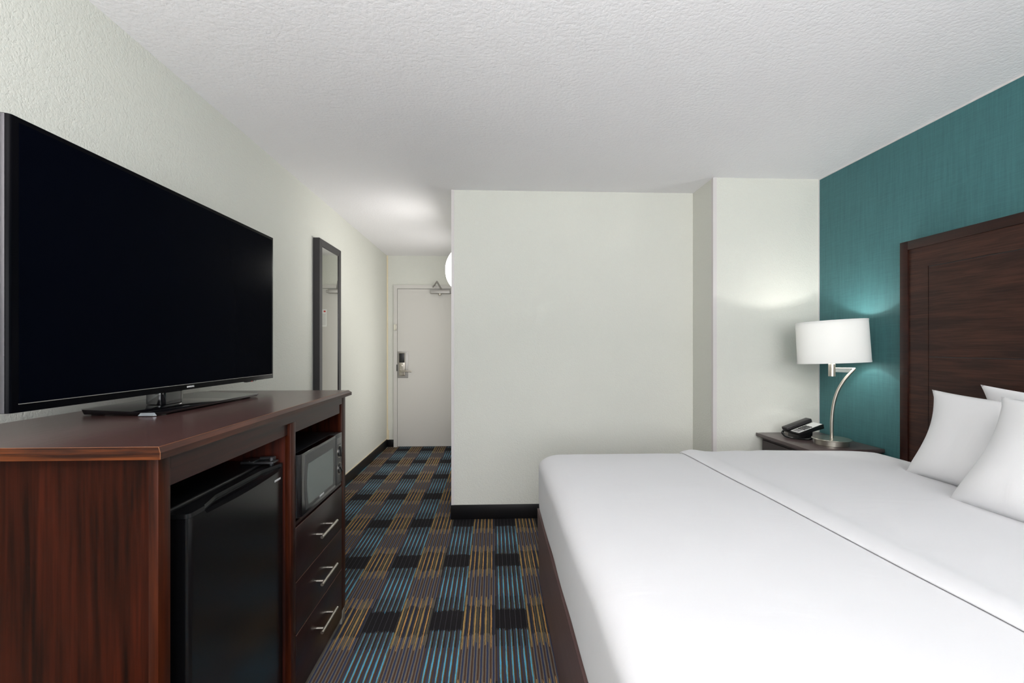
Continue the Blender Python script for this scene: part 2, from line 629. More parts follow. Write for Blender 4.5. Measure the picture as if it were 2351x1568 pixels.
obj('closer_arm', B().tube([(-0.672, YP - 0.045, 2.037), (-0.672, YP - 0.045, 2.046), (-0.715, YP - 0.13, 2.128)], 0.010, 10)
    .tube([(-0.715, YP - 0.13, 2.132), (-0.775, YP - 0.02, 2.078)], 0.009, 10)
    .box(-0.79, -0.745, YP - 0.025, YP - 0.007, 2.066, 2.09, 0.003), 'steelgrey', cl, 40)
# evacuation notice on the hidden half of the door, seen in the mirror
nt = obj('notice_card', B().box(-0.528, -0.410, YP - 0.003, YP, 1.56, 1.78), 'paper', d, 0)
rt = B().box(-0.515, -0.490, YP - 0.0045, YP - 0.003, 1.745, 1.765)
o_ = obj('notice_mark', rt, 'red', nt, 0)
nl = B()
for i in range(9):
    nl.box(-0.518, -0.425, YP - 0.004, YP - 0.003, 1.58 + i * 0.017, 1.586 + i * 0.017)
obj('notice_text', nl, 'steelgrey', nt, 0)

# ---------------------------------------------------------------- wall mirror in the corridor
mr = thing('wall_mirror', 'tall narrow mirror with a thick black frame on the left wall', 'mirror', (XL, 3.77, 0.70))
fx0, fx1 = XL + 0.001, -1.329
my0, my1, mz0, mz1 = 3.527, 4.018, 0.62, 2.137
mf = B()
w_ = 0.057
for a in (0, 1):
    # near and far stiles, top and bottom rails with mitred faces
    pass
mf.prism([(fx0, my0, mz0), (fx0, my0 + w_, mz0 + w_), (fx0, my0 + w_, mz1 - w_), (fx0, my0, mz1)], (fx1 - fx0, 0, 0), 0.002, 1)
mf.prism([(fx0, my1, mz0), (fx0, my1 - w_, mz0 + w_), (fx0, my1 - w_, mz1 - w_), (fx0, my1, mz1)], (fx1 - fx0, 0, 0), 0.002, 1)
mf.prism([(fx0, my0, mz1), (fx0, my0 + w_, mz1 - w_), (fx0, my1 - w_, mz1 - w_), (fx0, my1, mz1)], (fx1 - fx0, 0, 0), 0.002, 1)
mf.prism([(fx0, my0, mz0), (fx0, my0 + w_, mz0 + w_), (fx0, my1 - w_, mz0 + w_), (fx0, my1, mz0)], (fx1 - fx0, 0, 0), 0.002, 1)
obj('frame', mf, 'blackframe', mr, 30)
obj('mirror_glass', B().box(-1.340, -1.335, my0 + w_ - 0.003, my1 - w_ + 0.003, mz0 + w_ - 0.003, mz1 - w_ + 0.003), 'mirror', mr, 0)

# ---------------------------------------------------------------- wall sconce around the corner
sc = thing('wall_sconce', 'bright curved white light on the corridor wall near the door', 'light', (XB, 3.9, 1.80))
obj('back_plate', B().box(XB - 0.018, XB - 0.001, 3.80, 4.00, 1.79, 2.12, 0.004), 'steelgrey', sc, 30)
n = bmesh.new()
NU, NV = 24, 16
grid = []
for i in range(NU + 1):
    zt = -1 + 2 * i / NU
    row = []
    for j in range(NV + 1):
        a = PI * j / NV
        e = max(0.0, 1 - abs(zt) ** 2.2) ** 0.8
        dpt = 0.080 * (0.12 + 0.88 * e)
        row.append(n.verts.new((XB - 0.018 - dpt * math.sin(a) * (1 if e > 0 else 0.2), 3.90 + 0.092 * math.cos(a), 1.957 + 0.157 * zt)))
    grid.append(row)
for i in range(NU):
    for j in range(NV):
        n.faces.new((grid[i][j], grid[i][j + 1], grid[i + 1][j + 1], grid[i + 1][j]))
n.faces.new(grid[0])
n.faces.new(grid[-1][::-1])
bmesh.ops.recalc_face_normals(n, faces=n.faces)
sb = B()
sb._add(n)
obj('diffuser', sb, 'sconce', sc, 60)
ld = bpy.data.lights.new('sconce_light', 'AREA')
ld.shape = 'RECTANGLE'
ld.size, ld.size_y = 0.16, 0.28
ld.energy = SCONCE_W
ld.color = (1.0, 0.975, 0.93)
lo = bpy.data.objects.new('sconce_light', ld)
COL.objects.link(lo)
lo.location = (XB - 0.135, 3.9, 1.957)
lo.rotation_euler = (0, -PI / 2, 0)
lo.rotation_euler = (0, PI / 2, 0)

# ---------------------------------------------------------------- dresser
DT = 1.090                       # top surface
dy0, dy1 = 0.991, 2.208          # cabinet body
dxb, dxf = -1.345, -0.710
dr = thing('dresser', 'dark cherry wood dresser with fridge bay and drawers along the left wall', 'dresser', (-1.03, 1.6, 0))
# top slab with a bevelled edge: core laminate + edge band
tx0, tx1, ty0, ty1 = -1.345, -0.688, 0.966, 2.234
n = bmesh.new()
lo_ = [(tx0, ty0, 1.066), (tx1, ty0, 1.066), (tx1, ty1, 1.066), (tx0, ty1, 1.066)]
mi = [(tx0, ty0, 1.080), (tx1, ty0, 1.080), (tx1, ty1, 1.080), (tx0, ty1, 1.080)]
c = 0.012
hi = [(tx0, ty0 + c, DT), (tx1 - c, ty0 + c, DT), (tx1 - c, ty1 - c, DT), (tx0, ty1 - c, DT)]
L = [[n.verts.new(p) for p in r] for r in (lo_, mi, hi)]
for a, b_ in ((0, 1), (1, 2)):
    for i in range(4):
        j = (i + 1) % 4
        f = n.faces.new((L[a][i], L[a][j], L[b_][j], L[b_][i]))
        f.material_index = 1 if i in (0, 2, 3) else 2
n.faces.new(L[0][::-1])
n.faces.new(L[2])
bmesh.ops.recalc_face_normals(n, faces=n.faces)
tb = B()
tb._add(n)
obj('top', tb, ['cherry_top', 'cherry_edge', 'cherry_edge_y'], dr, 0)
# the worn pale line where the laminate meets the edge band
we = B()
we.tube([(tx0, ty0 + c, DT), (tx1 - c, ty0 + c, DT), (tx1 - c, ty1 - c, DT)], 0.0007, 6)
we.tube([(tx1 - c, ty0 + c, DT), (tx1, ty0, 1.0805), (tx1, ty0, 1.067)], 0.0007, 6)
obj('edge_line', we, 'worn', dr, 30, label='pale worn line along the top edge')
obj('side_panel', B().box(dxb, -0.731, dy0 + 0.003, dy0 + 0.022, 0.0, 1.0655), 'cherry_side', dr, 0)
obj('side_panel', B().box(dxb, -0.731, dy1 - 0.022, dy1 - 0.001, 0.0, 1.0655), 'cherry_side', dr, 0)
obj('back_panel', B().box(dxb, dxb + 0.01, dy0 + 0.022, dy1 - 0.022, 0.05, 1.065), 'inside', dr, 0)
for y0, y1, z0, z1 in ((dy0, 1.028, 0.0, 1.0655), (1.622, 1.660, 0.0, 1.0315), (2.160, dy1, 0.06, 1.0655)):
    obj('stile', B().box(-0.7305, dxf, y0, y1, z0, z1, 0.0015), 'cherry_stile', dr, 30)
obj('divider', B().box(dxb + 0.01, -0.731, 1.624, 1.652, 0.0, 1.065), 'inside', dr, 0)
obj('rail', B().box(-0.728, -0.7105, 1.0285, 2.1595, 1.032, 1.0655), 'cherry_rail', dr, 0)
obj('apron', B().box(-0.740, -0.722, 1.0285, 1.6215, 0.990, 1.0315), 'cherry_rail', dr, 0)
obj('apron', B().box(-0.732, -0.7125, 1.6605, 2.1300, 0.992, 1.0315), 'cherry_rail', dr, 0)
obj('shelf', B().box(dxb + 0.01, -0.713, 1.6525, 2.185, 0.655, 0.668), 'drawer', dr, 0)
obj('bottom_panel', B().box(dxb + 0.01, -0.735, dy0 + 0.022, 1.6235, 0.045, 0.062), 'inside', dr, 0)
obj('plinth', B().box(-0.735, -0.718, 1.6605, 2.175, 0.0, 0.022), 'plinth', dr, 0, label='pale kick strip under the drawers')
obj('foot', B().prism([(-0.709, 2.150, 0.0), (-0.709, 2.20, 0.0), (-0.709, 2.20, 0.066), (-0.709, 2.172, 0.050)], (-0.02, 0, 0), 0.002, 1),
    'plinth', dr, 30, label='worn grey foot at the far front corner')
for k, (z0, z1, hz) in enumerate(((0.4515, 0.648, 0.546), (0.260, 0.4495, 0.358), (0.028, 0.258, 0.168))):
    dw = obj('drawer', B().box(-0.729, dxf, 1.6625, 2.1575, z0, z1, 0.0012), 'drawer', dr, 30, origin=(dxf, 1.91, (z0 + z1) / 2))
    obj('drawer_seam', B().box(-0.7105, dxf + 0.0004, 1.6625, 2.1575, z1 - 0.0014, z1 - 0.0002), 'seam', dw, 0)
    hb = B().tube([(-0.677, 1.822, hz), (-0.677, 1.996, hz)], 0.0062, 16)
    hb.tube([(-0.710, 1.853, hz), (-0.679, 1.853, hz)], 0.0048, 12).tube([(-0.710, 1.965, hz), (-0.679, 1.965, hz)], 0.0048, 12)
    obj('handle', hb, 'steel', dw, 40, label='brushed steel bar handle')

# ---------------------------------------------------------------- mini fridge
fg = thing('mini_fridge', 'black compact fridge inside the left bay of the dresser', 'fridge', (-1.03, 1.335, 0.063))
obj('body', B().box(-1.30, -0.790, 1.118, 1.606, 0.075, 0.903, 0.006, 3).box(-1.25, -0.85, 1.14, 1.58, 0.063, 0.076), 'dark', fg, 35)


def rounded_plan(x0, x1, y0, y1, r, seg=8):
    """plan outline with the two front (+x) corners rounded"""
    pts = [(x0, y1), (x0, y0)]
    for i in range(seg + 1):
        a = -PI / 2 + (PI / 2) * i / seg
        pts.append((x1 - r + r * math.cos(a), y0 + r + r * math.sin(a)))
    r = 0.010
    for i in range(seg + 1):
        a = (PI / 2) * i / seg
        pts.append((x1 - r + r * math.cos(a), y1 - r + r * math.sin(a)))
    return pts


door_plan = rounded_plan(-0.783, -0.733, 1.122, 1.617, 0.014)
n = bmesh.new()
NZ = 1
ring0 = [n.verts.new((x, y, 0.085)) for x, y in door_plan]


def lip(y):       # top of the front skin dips in a shallow curve for the grip
    if y < 1.188 or y > 1.592:
        return 0.884
    u_ = (y - 1.188) / 0.404
    return 0.884 - 0.010 - 0.006 * math.sin(PI * u_)


# resample the front edge densely
plan2 = []
for i, (x, y) in enumerate(door_plan):
    plan2.append((x, y))
    nx, ny = door_plan[(i + 1) % len(door_plan)]
    if abs(ny - y) > 0.3 and x > -0.76:
        for k in range(1, 60):
            plan2.append((x, y + (ny - y) * k / 60))
n.free()
n = bmesh.new()
r0 = [n.verts.new((x, y, 0.085)) for x, y in plan2]
r1 = [n.verts.new((x, y, lip(y) if x > -0.76 else 0.884)) for x, y in plan2]
m_ = len(plan2)
for i in range(m_):
    j = (i + 1) % m_
    n.faces.new((r0[i], r0[j], r1[j], r1[i]))
n.faces.new(r0[::-1])
n.faces.new(r1)
bmesh.ops.recalc_face_normals(n, faces=n.faces)
db = B()
db._add(n)
fd = obj('door', db, 'fridge', fg, 40)
# cap moulding: set back along the grip
cp = []
for x, y in plan2:
    if x > -0.76:
        u_ = min(max((y - 1.188) / 0.404, 0), 1)
        if 0 < u_ < 1:
            x = x - 0.005 - 0.020 * min(1.0, 5 * min(u_, 1 - u_)) ** 1.0
    cp.append((x, y, 0.8845))
cap = B().prism(cp, (0, 0, 0.011))
obj('door_cap', cap, 'dark', fd, 30, label='glossy cap with the recessed grip')
hg = B().box(-0.850, -0.742, 1.558, 1.600, 0.904, 0.911, 0.002)
hg.box(-0.842, -0.800, 1.545, 1.600, 0.911, 0.916, 0.001)
hg.tube([(-0.760, 1.585, 0.895), (-0.760, 1.585, 0.922)], 0.007, 14)
hg.tube([(-0.800, 1.592, 0.916), (-0.750, 1.592, 0.918)], 0.006, 10)
obj('hinge', hg, 'hinge', fg, 35)
lettering('EMERSON', 0.0095, face_x(-0.7325, 1.572, 0.8470), fd, bold=0.0001)

# ---------------------------------------------------------------- microwave
mw = thing('microwave', 'small black microwave on the shelf above the drawers', 'microwave', (-0.9, 1.9, 0.668))
obj('body', B().box(-1.05, -0.732, 1.668, 2.128, 0.680, 0.906, 0.004).box(-0.80, -0.77, 1.70, 1.73, 0.668, 0.681)
    .box(-0.80, -0.77, 2.06, 2.09, 0.668, 0.681).box(-1.02, -0.99, 1.70, 1.73, 0.668, 0.681).box(-1.02, -0.99, 2.06, 2.09, 0.668, 0.681), 'dark', mw, 35)
# bowed door, thick rounded left edge
dp = []
for i in range(9):
    a = -PI / 2 + (PI / 2) * i / 8
    dp.append((-0.722 + 0.022 * math.cos(a), 1.690 + 0.022 * math.sin(a)))
dp += [(-0.700, 2.044), (-0.731, 2.044), (-0.731, 1.668)]
md = obj('door', B().prism([(x, y, 0.677) for x, y in dp], (0, 0, 0.229), 0.0015, 1), 'gloss', mw, 40)
# door face plate with bowed left border
fp = [(2.040, 0.690), (2.040, 0.895), (1.722, 0.895)]
for i in range(9):
    u_ = i / 8
    fp.append((1.722 - 0.012 * math.sin(PI * u_), 0.895 - 0.205 * u_))
fp.append((1.722, 0.690))
obj('door_face', B().prism([(-0.7005, y, z) for y, z in fp[:-1]], (0.0015, 0, 0)), 'mwpanel', md, 0)
gp = [(2.008, 0.704), (2.008, 0.858)]
for i in range(11):
    u_ = i / 10
    gp.append((1.747 - 0.014 * math.sin(PI * u_), 0.858 - 0.154 * u_))
obj('window', B().prism([(-0.6992, y, z) for y, z in gp], (0.0012, 0, 0)), 'mwglass', md, 0)
lettering('EMERSON', 0.0105, face_x(-0.6979, 1.877, 0.697), md, bold=0.0001)
cpn = obj('control_panel', B().box(-0.731, -0.6995, 2.0465, 2.128, 0.677, 0.906, 0.004, 3), 'mwpanel', mw, 40)
pt = B()
for i in range(5):
    pt.box(-0.6998, -0.6992, 2.062, 2.112, 0.884 - i * 0.0055, 0.8855 - i * 0.0055)
obj('printing', pt, 'steelgrey', cpn, 0)
for kz in (0.824, 0.748):
    ring = B()
    n = bmesh.new()
    bmesh.ops.create_circle(n, segments=32, radius=0.028, cap_ends=False)
    pts = [(0.0, 0.0)]
    n.free()
    k = B().lathe((0, 0, 0), [(0, 0.0), (0.0245, 0.0), (0.0245, 0.003), (0.021, 0.012), (0, 0.013)], 28)
    k.box(-0.0235, 0.0235, -0.0045, 0.0045, 0.008, 0.016, 0.002)
    mt = Matrix.Translation((-0.7055, 2.090, kz)) @ Matrix.Rotation(PI / 2, 4, 'Y')
    bmesh.ops.transform(k.bm, matrix=mt @ Matrix.Rotation(0.2, 4, 'Z') if kz > 0.8 else mt @ Matrix.Rotation(0.9, 4, 'Z'), verts=k.bm.verts)
    kn = obj('knob', k, 'dark', mw, 35)
    rg = B().lathe((0, 0, 0), [(0.025, 0.0), (0.025, 0.0012), (0.0275, 0.0012), (0.0275, 0.0)], 32)
    bmesh.ops.transform(rg.bm, matrix=Matrix.Translation((-0.6993, 2.090, kz)) @ Matrix.Rotation(PI / 2, 4, 'Y'), verts=rg.bm.verts)
    obj('dial_ring', rg, 'steel', kn, 35)

# ---------------------------------------------------------------- television
tv = thing('television', 'large black flat screen television on a stand on the dresser', 'television', (-1.12, 1.66, DT))
rotz = math.atan((0.022) / 1.155)
TVc = Vector((-1.080, 1.660, 1.488))
hw, hh = 0.587, 0.3395


def tvb(b):
    """tv-local (d forward, s along, h up) to world"""
    mt = Matrix.Translation(TVc) @ Matrix.Rotation(-rotz, 4, 'Z')
    bmesh.ops.transform(b.bm, matrix=mt, verts=b.bm.verts)
    return b


# cabinet with rounded sides
pl_ = []
for i in range(11):
    a = PI / 2 * i / 10
    pl_.append((-0.024 * (1 - math.cos(PI / 2 - a)) - 0.0, -hw - 0.010 * 0 + 0.012 * (1 - math.sin(PI / 2 - a)) * 0 - 0.011 * math.sin(a)))
side_l = [(-0.024 * math.sin(PI / 2 * i / 8), -hw - 0.010 * (1 - math.cos(PI / 2 * i / 8))) for i in range(9)]
prof = []
# near side, curving back from the front face
for i in range(9):
    a = PI / 2 * i / 8
    prof.append((-0.030 * (1 - math.cos(a)), -hw + 0.002 - 0.012 * math.sin(a)))
prof += [(-0.036, -hw - 0.009), (-0.040, -hw + 0.02), (-0.040, hw - 0.02), (-0.036, hw + 0.009)]
for i in range(9):
    a = PI / 2 * (1 - i / 8)
    prof.append((-0.030 * (1 - math.cos(a)), hw - 0.002 + 0.012 * math.sin(a)))
cb = B().prism([(x, y, -hh) for x, y in prof], (0, 0, 2 * hh))
cb.box(-0.065, -0.038, -0.42, 0.42, -0.25, 0.20, 0.01)
obj('casing', tvb(cb), 'tvblack', tv, 40)
rim = B()
rp = [(-0.0302, -hw - 0.0102)] + [(-0.030 * (1 - math.cos(a)), -hw + 0.002 - 0.0128 * math.sin(a)) for a in [PI / 2 * i / 8 for i in range(8, 3, -1)]]
ri = [(x + 0.0, y + 0.0035) for x, y in rp][::-1]
rim.prism([(x, y, -hh + 0.001) for x, y in rp + ri], (0, 0, 2 * hh - 0.002))
obj('side_trim', tvb(rim), 'tvtrim', tv, 50, label='shiny grey trim down the near side')
obj('screen', tvb(B().box(-0.001, 0.0012, -hw + 0.016, hw - 0.012, -hh + 0.020, hh - 0.012)), 'screen', tv, 0)
bz = B()
bz.box(-0.001, 0.0018, -hw + 0.014, hw - 0.010, -hh + 0.0185, -hh + 0.0202)
obj('bezel_line', tvb(bz), 'steelgrey', tv, 0)
lettering('SAMSUNG', 0.0078, Matrix.Translation(TVc) @ Matrix.Rotation(-rotz, 4, 'Z') @ face_x(0.0006, 0.003, -hh + 0.0095), tv, sx=1.05, bold=0.00025)
sn = obj('sensor', tvb(B().box(-0.020, -0.004, 0.37, 0.445, -hh - 0.005, -hh + 0.001, 0.002)), 'gloss', tv, 30)
obj('indicator', tvb(B().box(-0.004, -0.0028, 0.402, 0.412, -hh - 0.0045, -hh - 0.0005)), 'red', sn, 0)
# stand
sd = [(-1.262, 1.440), (-1.240, 1.418), (-1.018, 1.405), (-1.000, 1.422), (-0.985, 1.945), (-1.000, 1.965), (-1.225, 1.985), (-1.245, 1.965)]
n = bmesh.new()
bot = [n.verts.new((x + (0.004 if x < -1.1 else -0.004), y + (0.004 if y < 1.7 else -0.004), DT + 0.0045)) for x, y in sd]
top = [n.verts.new((x, y, DT + (0.020 if x < -1.1 else 0.0125))) for x, y in sd]
for i in range(8):
    j = (i + 1) % 8
    n.faces.new((bot[i], bot[j], top[j], top[i]))
n.faces.new(bot[::-1])
n.faces.new(top)
bmesh.ops.recalc_face_normals(n, faces=n.faces)
bmesh.ops.bevel(n, geom=list(n.edges), offset=0.0012, segments=2, affect='EDGES', profile=0.5)
s_ = B()
s_._add(n)
s_.box(-1.235, -1.215, 1.445, 1.47, DT, DT + 0.005).box(-1.035, -1.015, 1.43, 1.45, DT, DT + 0.005)
s_.box(-1.235, -1.215, 1.93, 1.955, DT, DT + 0.005).box(-1.035, -1.015, 1.91, 1.935, DT, DT + 0.005)
sb_ = obj('stand_base', s_, 'gloss', tv, 40)
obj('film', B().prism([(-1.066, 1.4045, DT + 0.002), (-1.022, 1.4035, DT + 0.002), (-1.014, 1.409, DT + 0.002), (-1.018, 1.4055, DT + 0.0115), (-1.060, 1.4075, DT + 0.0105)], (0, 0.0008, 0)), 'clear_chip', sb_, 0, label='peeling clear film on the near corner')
nk = B().prism([(-1.145, 1.542, DT + 0.019), (-1.100, 1.546, DT + 0.016), (-1.093, 1.562, DT + 0.015), (-1.093, 1.640, DT + 0.015), (-1.100, 1.654, DT + 0.016), (-1.145, 1.658, DT + 0.019)],
               (0, 0, 0.075), 0.002, 1)
obj('stand_neck', nk, 'gloss', tv, 40)

# ---------------------------------------------------------------- headboard
hbz = 1.870
hx0, hx1 = XR - 0.001, 2.236
hy0, hy1 = 0.36, 2.404
hb_ = thing('headboard', 'tall dark wood panelled headboard on the teal wall', 'headboard', (XR - 0.02, 1.38, 0.30))
hz0 = 0.30
ft = 0.047
fb = B()
fb.box(hx1, hx0, hy1 - ft, hy1, hz0, hbz, 0.0015).box(hx1, hx0, hy0, hy0 + ft, hz0, hbz, 0.0015)
fb.box(hx1, hx0, hy0 + ft, hy1 - ft, hbz - ft, hbz, 0.0015)
obj('frame', fb, 'hb_frame', hb_, 30)
iy0, iy1 = hy0 + ft, hy1 - ft
px = hx1 + 0.008
g = 0.004
ly0, ly1 = 0.515, 2.247
obj('border_panel', B().box(px, hx0, ly1 + g / 2, iy1, hz0, hbz - ft).box(px, hx0, iy0, ly0 - g / 2, hz0, hbz - ft)
    .box(px, hx0, ly0 - g / 2, ly1 + g / 2, 1.715 + g / 2, hbz - ft), 'hb_panel', hb_, 0)
obj('groove', B().box(px + 0.003, hx0 - 0.001, ly0 - g, ly1 + g, hz0, 1.715 + g), 'blackframe', hb_, 0)
obj('panel', B().box(px, hx0 - 0.002, ly0 + g / 2, ly1 - g / 2, 1.247 + g / 2, 1.715 - g / 2, 0.0006, 1), 'hb_panel', hb_, 0)
obj('panel', B().box(px, hx0 - 0.002, ly0 + g / 2, ly1 - g / 2, hz0, 1.247 - g / 2, 0.0006, 1), 'hb_panel', hb_, 0)

# ---------------------------------------------------------------- bed
BX0, BX1, BY0, BY1 = 0.247, 2.225, 0.56, 2.515
bed = thing('bed', 'wide bed with a flared dark wood base beside the headboard', 'bed', (1.2, 1.48, 0))
n = bmesh.new()
lo4 = [(0.256, BY0 + 0.01, 0), (2.20, BY0 + 0.01, 0), (2.20, BY1 - 0.01, 0), (0.256, BY1 - 0.01, 0)]
hi4 = [(0.244, BY0 + 0.004, 0.402), (2.20, BY0 + 0.004, 0.402), (2.20, BY1 - 0.004, 0.402), (0.244, BY1 - 0.004, 0.402)]
a4 = [n.verts.new(p) for p in lo4]
b4 = [n.verts.new(p) for p in hi4]
for i in range(4):
    n.faces.new((a4[i], a4[(i + 1) % 4], b4[(i + 1) % 4], b4[i]))
n.faces.new(a4[::-1])
n.faces.new(b4)
bmesh.ops.recalc_face_normals(n, faces=n.faces)
q = B()
q._add(n)
obj('base', q, 'bedbase', bed, 0)


def bed_top(x, y):
    """undulation of the bedding above the nominal surface"""
    u = 0.004 * mnoise.noise(Vector((x * 1.6, y * 1.9, 3.1))) + 0.0016 * mnoise.noise(Vector((x * 6, y * 5, 1.1)))
    s = max(0.0, (x - 1.55) / 0.6)
    u -= 0.020 * s * s
    e = max(0.0, (y - 2.15) / 0.3)
    u -= 0.002 * e
    u += 0.004 * math.exp(-((x - 2.0) / 0.16) ** 2) * e
    u -= 0.004 * math.exp(-((x - 1.42) / 0.05) ** 2) * e
    return u


def rounded_shell(x0, x1, y0, y1, z0, z1, rx, ry, rz, nx, ny, nz, fn, open_bottom=False, puff=0.0):
    n = bmesh.new()
    vmap = {}

    def V(i, j, k):
        key = (i, j, k)
        if key in vmap:
            return vmap[key]
        p = Vector((x0 + (x1 - x0) * i / nx, y0 + (y1 - y0) * j / ny, z0 + (z1 - z0) * k / nz))
        cx = min(max(p.x, x0 + rx), x1 - rx)
        cy = min(max(p.y, y0 + ry), y1 - ry)
        rb = rz * 0.35
        cz = min(max(p.z, z0 + rb), z1 - rz)
        dx, dy, dz = (p.x - cx) / rx, (p.y - cy) / ry, (p.z - cz) / (rz if p.z > cz else rb)
        # L-inf to L2 (rounded box)
        m = max(abs(dx), abs(dy), abs(dz))
        if m > 1e-6:
            l = math.sqrt(dx * dx + dy * dy + dz * dz)
            dx, dy, dz = dx / l * m, dy / l * m, dz / l * m
        w = Vector((cx + dx * rx, cy + dy * ry, cz + dz * (rz if p.z > cz else rb)))
        tz = max(0.0, (w.z - (z1 - rz)) / rz)
        w.z += fn(w.x, w.y) * tz
        hfrac = (w.z - z0) / (z1 - z0)
        b_ = puff * math.sin(PI * min(max(hfrac, 0), 1))
        if abs(dx) > 0.3:
            w.x += math.copysign(b_ * abs(dx), dx) + 0.0035 * mnoise.noise(Vector((0, w.y * 3.5, w.z * 2.0))) * (1 - tz)
        if abs(dy) > 0.3:
            w.y += math.copysign(b_ * abs(dy), dy)
        v = n.verts.new(w)
        vmap[key] = v
        return v

    def face(*ks):
        n.faces.new([V(*k) for k in ks])
    for i in range(nx):
        for j in range(ny):
            face((i, j, nz), (i + 1, j, nz), (i + 1, j + 1, nz), (i, j + 1, nz))
            if not open_bottom:
                face((i, j, 0), (i, j + 1, 0), (i + 1, j + 1, 0), (i + 1, j, 0))
    for i in range(nx):
        for k in range(nz):
            face((i, 0, k), (i + 1, 0, k), (i + 1, 0, k + 1), (i, 0, k + 1))
            face((i, ny, k), (i, ny, k + 1), (i + 1, ny, k + 1), (i + 1, ny, k))
    for j in range(ny):
        for k in range(nz):
            face((0, j, k), (0, j, k + 1), (0, j + 1, k + 1), (0, j + 1, k))
            face((nx, j, k), (nx, j + 1, k), (nx, j + 1, k + 1), (nx, j, k + 1))
    bmesh.ops.recalc_face_normals(n, faces=n.faces)
    b = B()
    b._add(n)
    return b


BZ = 0.717
sh = rounded_shell(BX0, BX1, BY0, BY1, 0.404, BZ, 0.115, 0.085, 0.066, 110, 110, 22, bed_top, puff=0.004)
so = obj('mattress', sh, 'sheet', None, 60)
tag(so, 'thick mattress tightly covered in a smooth white sheet, on the wood bed base', 'mattress')

# folded-over upper layer: from the fold line to the head of the bed
n = bmesh.new()
FX = 1.032
NXF, NYF = 70, 110
th = 0.011
rows = []
for j in range(NYF + 1):
    y = BY0 + 0.05 + (BY1 - BY0 - 0.092) * j / NYF
    fx = FX + 0.030 * (2.45 - y) + 0.002 * mnoise.noise(Vector((0.3, y * 3, 0)))
    row = []
    # hem section: rolls over
    prof_ = [(fx + 0.004, 0.001), (fx, 0.0035), (fx + 0.001, 0.007), (fx + 0.006, 0.0095)]
    for i in range(NXF + 1):
        x = fx + 0.014 + (BX1 - 0.06 - fx - 0.014) * i / NXF
        dd = x - fx
        ridge = 0.010 * math.exp(-((dd - 0.06) / 0.045) ** 2) - 0.003 * math.exp(-((dd - 0.20) / 0.06) ** 2) + 0.003 * math.exp(-((dd - 0.42) / 0.10) ** 2)
        prof_.append((x, th + ridge))
    ed = 1.0
    yd = min(y - BY0, BY1 - y)
    for x, h in prof_:
        tz = min(1.0, max(0.0, yd / 0.085))
        drop = 0.066 * (1 - math.sqrt(max(0.0, 1 - (1 - tz) ** 2)))
        xd = min(1.0, max(0.0, (BX1 - x) / 0.115))
        drop2 = 0.075 * (1 - math.sqrt(max(0.0, 1 - (1 - xd) ** 2)))
        row.append(n.verts.new((x, y, BZ - drop - drop2 * 0.9 + bed_top(x, y) + h + (0.0005))))
    rows.append(row)
for a, b_ in zip(rows, rows[1:]):
    for i in range(len(a) - 1):
        n.faces.new((a[i], a[i + 1], b_[i + 1], b_[i]))
bmesh.ops.recalc_face_normals(n, faces=n.faces)
q = B()
q._add(n)
fo = obj('folded_sheet', q, 'sheet', None, 80)
tag(fo, 'folded over white top layer on the pillow half of the bed', 'bed sheet')


def pillow(name, BL, TL, BR, TR, thick, label, group, pinch=0.03, front_bias=0.62):
    """corners seen from the foot of the bed: L = towards the window-side far end (large y)"""
    BL, TL, BR, TR = map(Vector, (BL, TL, BR, TR))
    n = bmesh.new()
    NA, NB = 44, 36
    nrm = ((TL - BL).cross(BR - BL)).normalized()
    if nrm.x > 0:
        nrm = -nrm                      # towards the foot of the bed
    front, back = [], []
    up = ((TL + TR) - (BL + BR)) / 2
    al = ((BR + TR) - (BL + TL)) / 2
    for i in range(NA + 1):
        a = -1 + 2 * i / NA
        fr_, bk_ = [], []
        for j in range(NB + 1):
            b_ = -1 + 2 * j / NB
            ua, vb = (a + 1) / 2, (b_ + 1) / 2
            p = BL * (1 - ua) * (1 - vb) + BR * ua * (1 - vb) + TL * (1 - ua) * vb + TR * ua * vb
            p.x += 0.032 * 4 * vb * (1 - vb)
            # edges curve in between the pointed corners
            p -= al.normalized() * (a * abs(a) * pinch * (1 - b_ * b_) * 1.0)
            p -= up.normalized() * (b_ * abs(b_) * pinch * 0.55 * (1 - a * a)) * (1 if b_ > 0 else 0.15)
            t_ = thick * (max(0.0, (1 - a ** 4)) ** 0.62) * (max(0.0, 1 - abs(b_) ** 3.2) ** 0.62)
            sag = 1.0 + 0.28 * (-b_)
            wr = 0.0035 * mnoise.noise(Vector((p.y * 9, p.z * 5, p.x * 4))) * (1 if 0 < i < NA and 0 < j < NB else 0)
            q1 = p + nrm * (t_ * front_bias * sag + wr + 0.0025 * (t_ > 0))
            q2 = p - nrm * (t_ * (1 - front_bias))
            edge = i in (0, NA) or j in (0, NB)
            v1 = n.verts.new(q1 if not edge else p)
            v2 = v1 if edge else n.verts.new(q2)
            fr_.append(v1)
            bk_.append(v2)
        front.append(fr_)
        back.append(bk_)
    for i in range(NA):
        for j in range(NB):
            n.faces.new((front[i][j], front[i + 1][j], front[i + 1][j + 1], front[i][j + 1]))
            q_ = [back[i][j], back[i][j + 1], back[i + 1][j + 1], back[i + 1][j]]
            if len(set(q_)) == 4 and n.faces.get(q_) is None:
                n.faces.new(q_)
    bmesh.ops.recalc_face_normals(n, faces=n.faces)
    q = B()
    q._add(n)
    o = obj(name, q, 'pillow', None, 70)
    return tag(o, label, 'pillow', group)


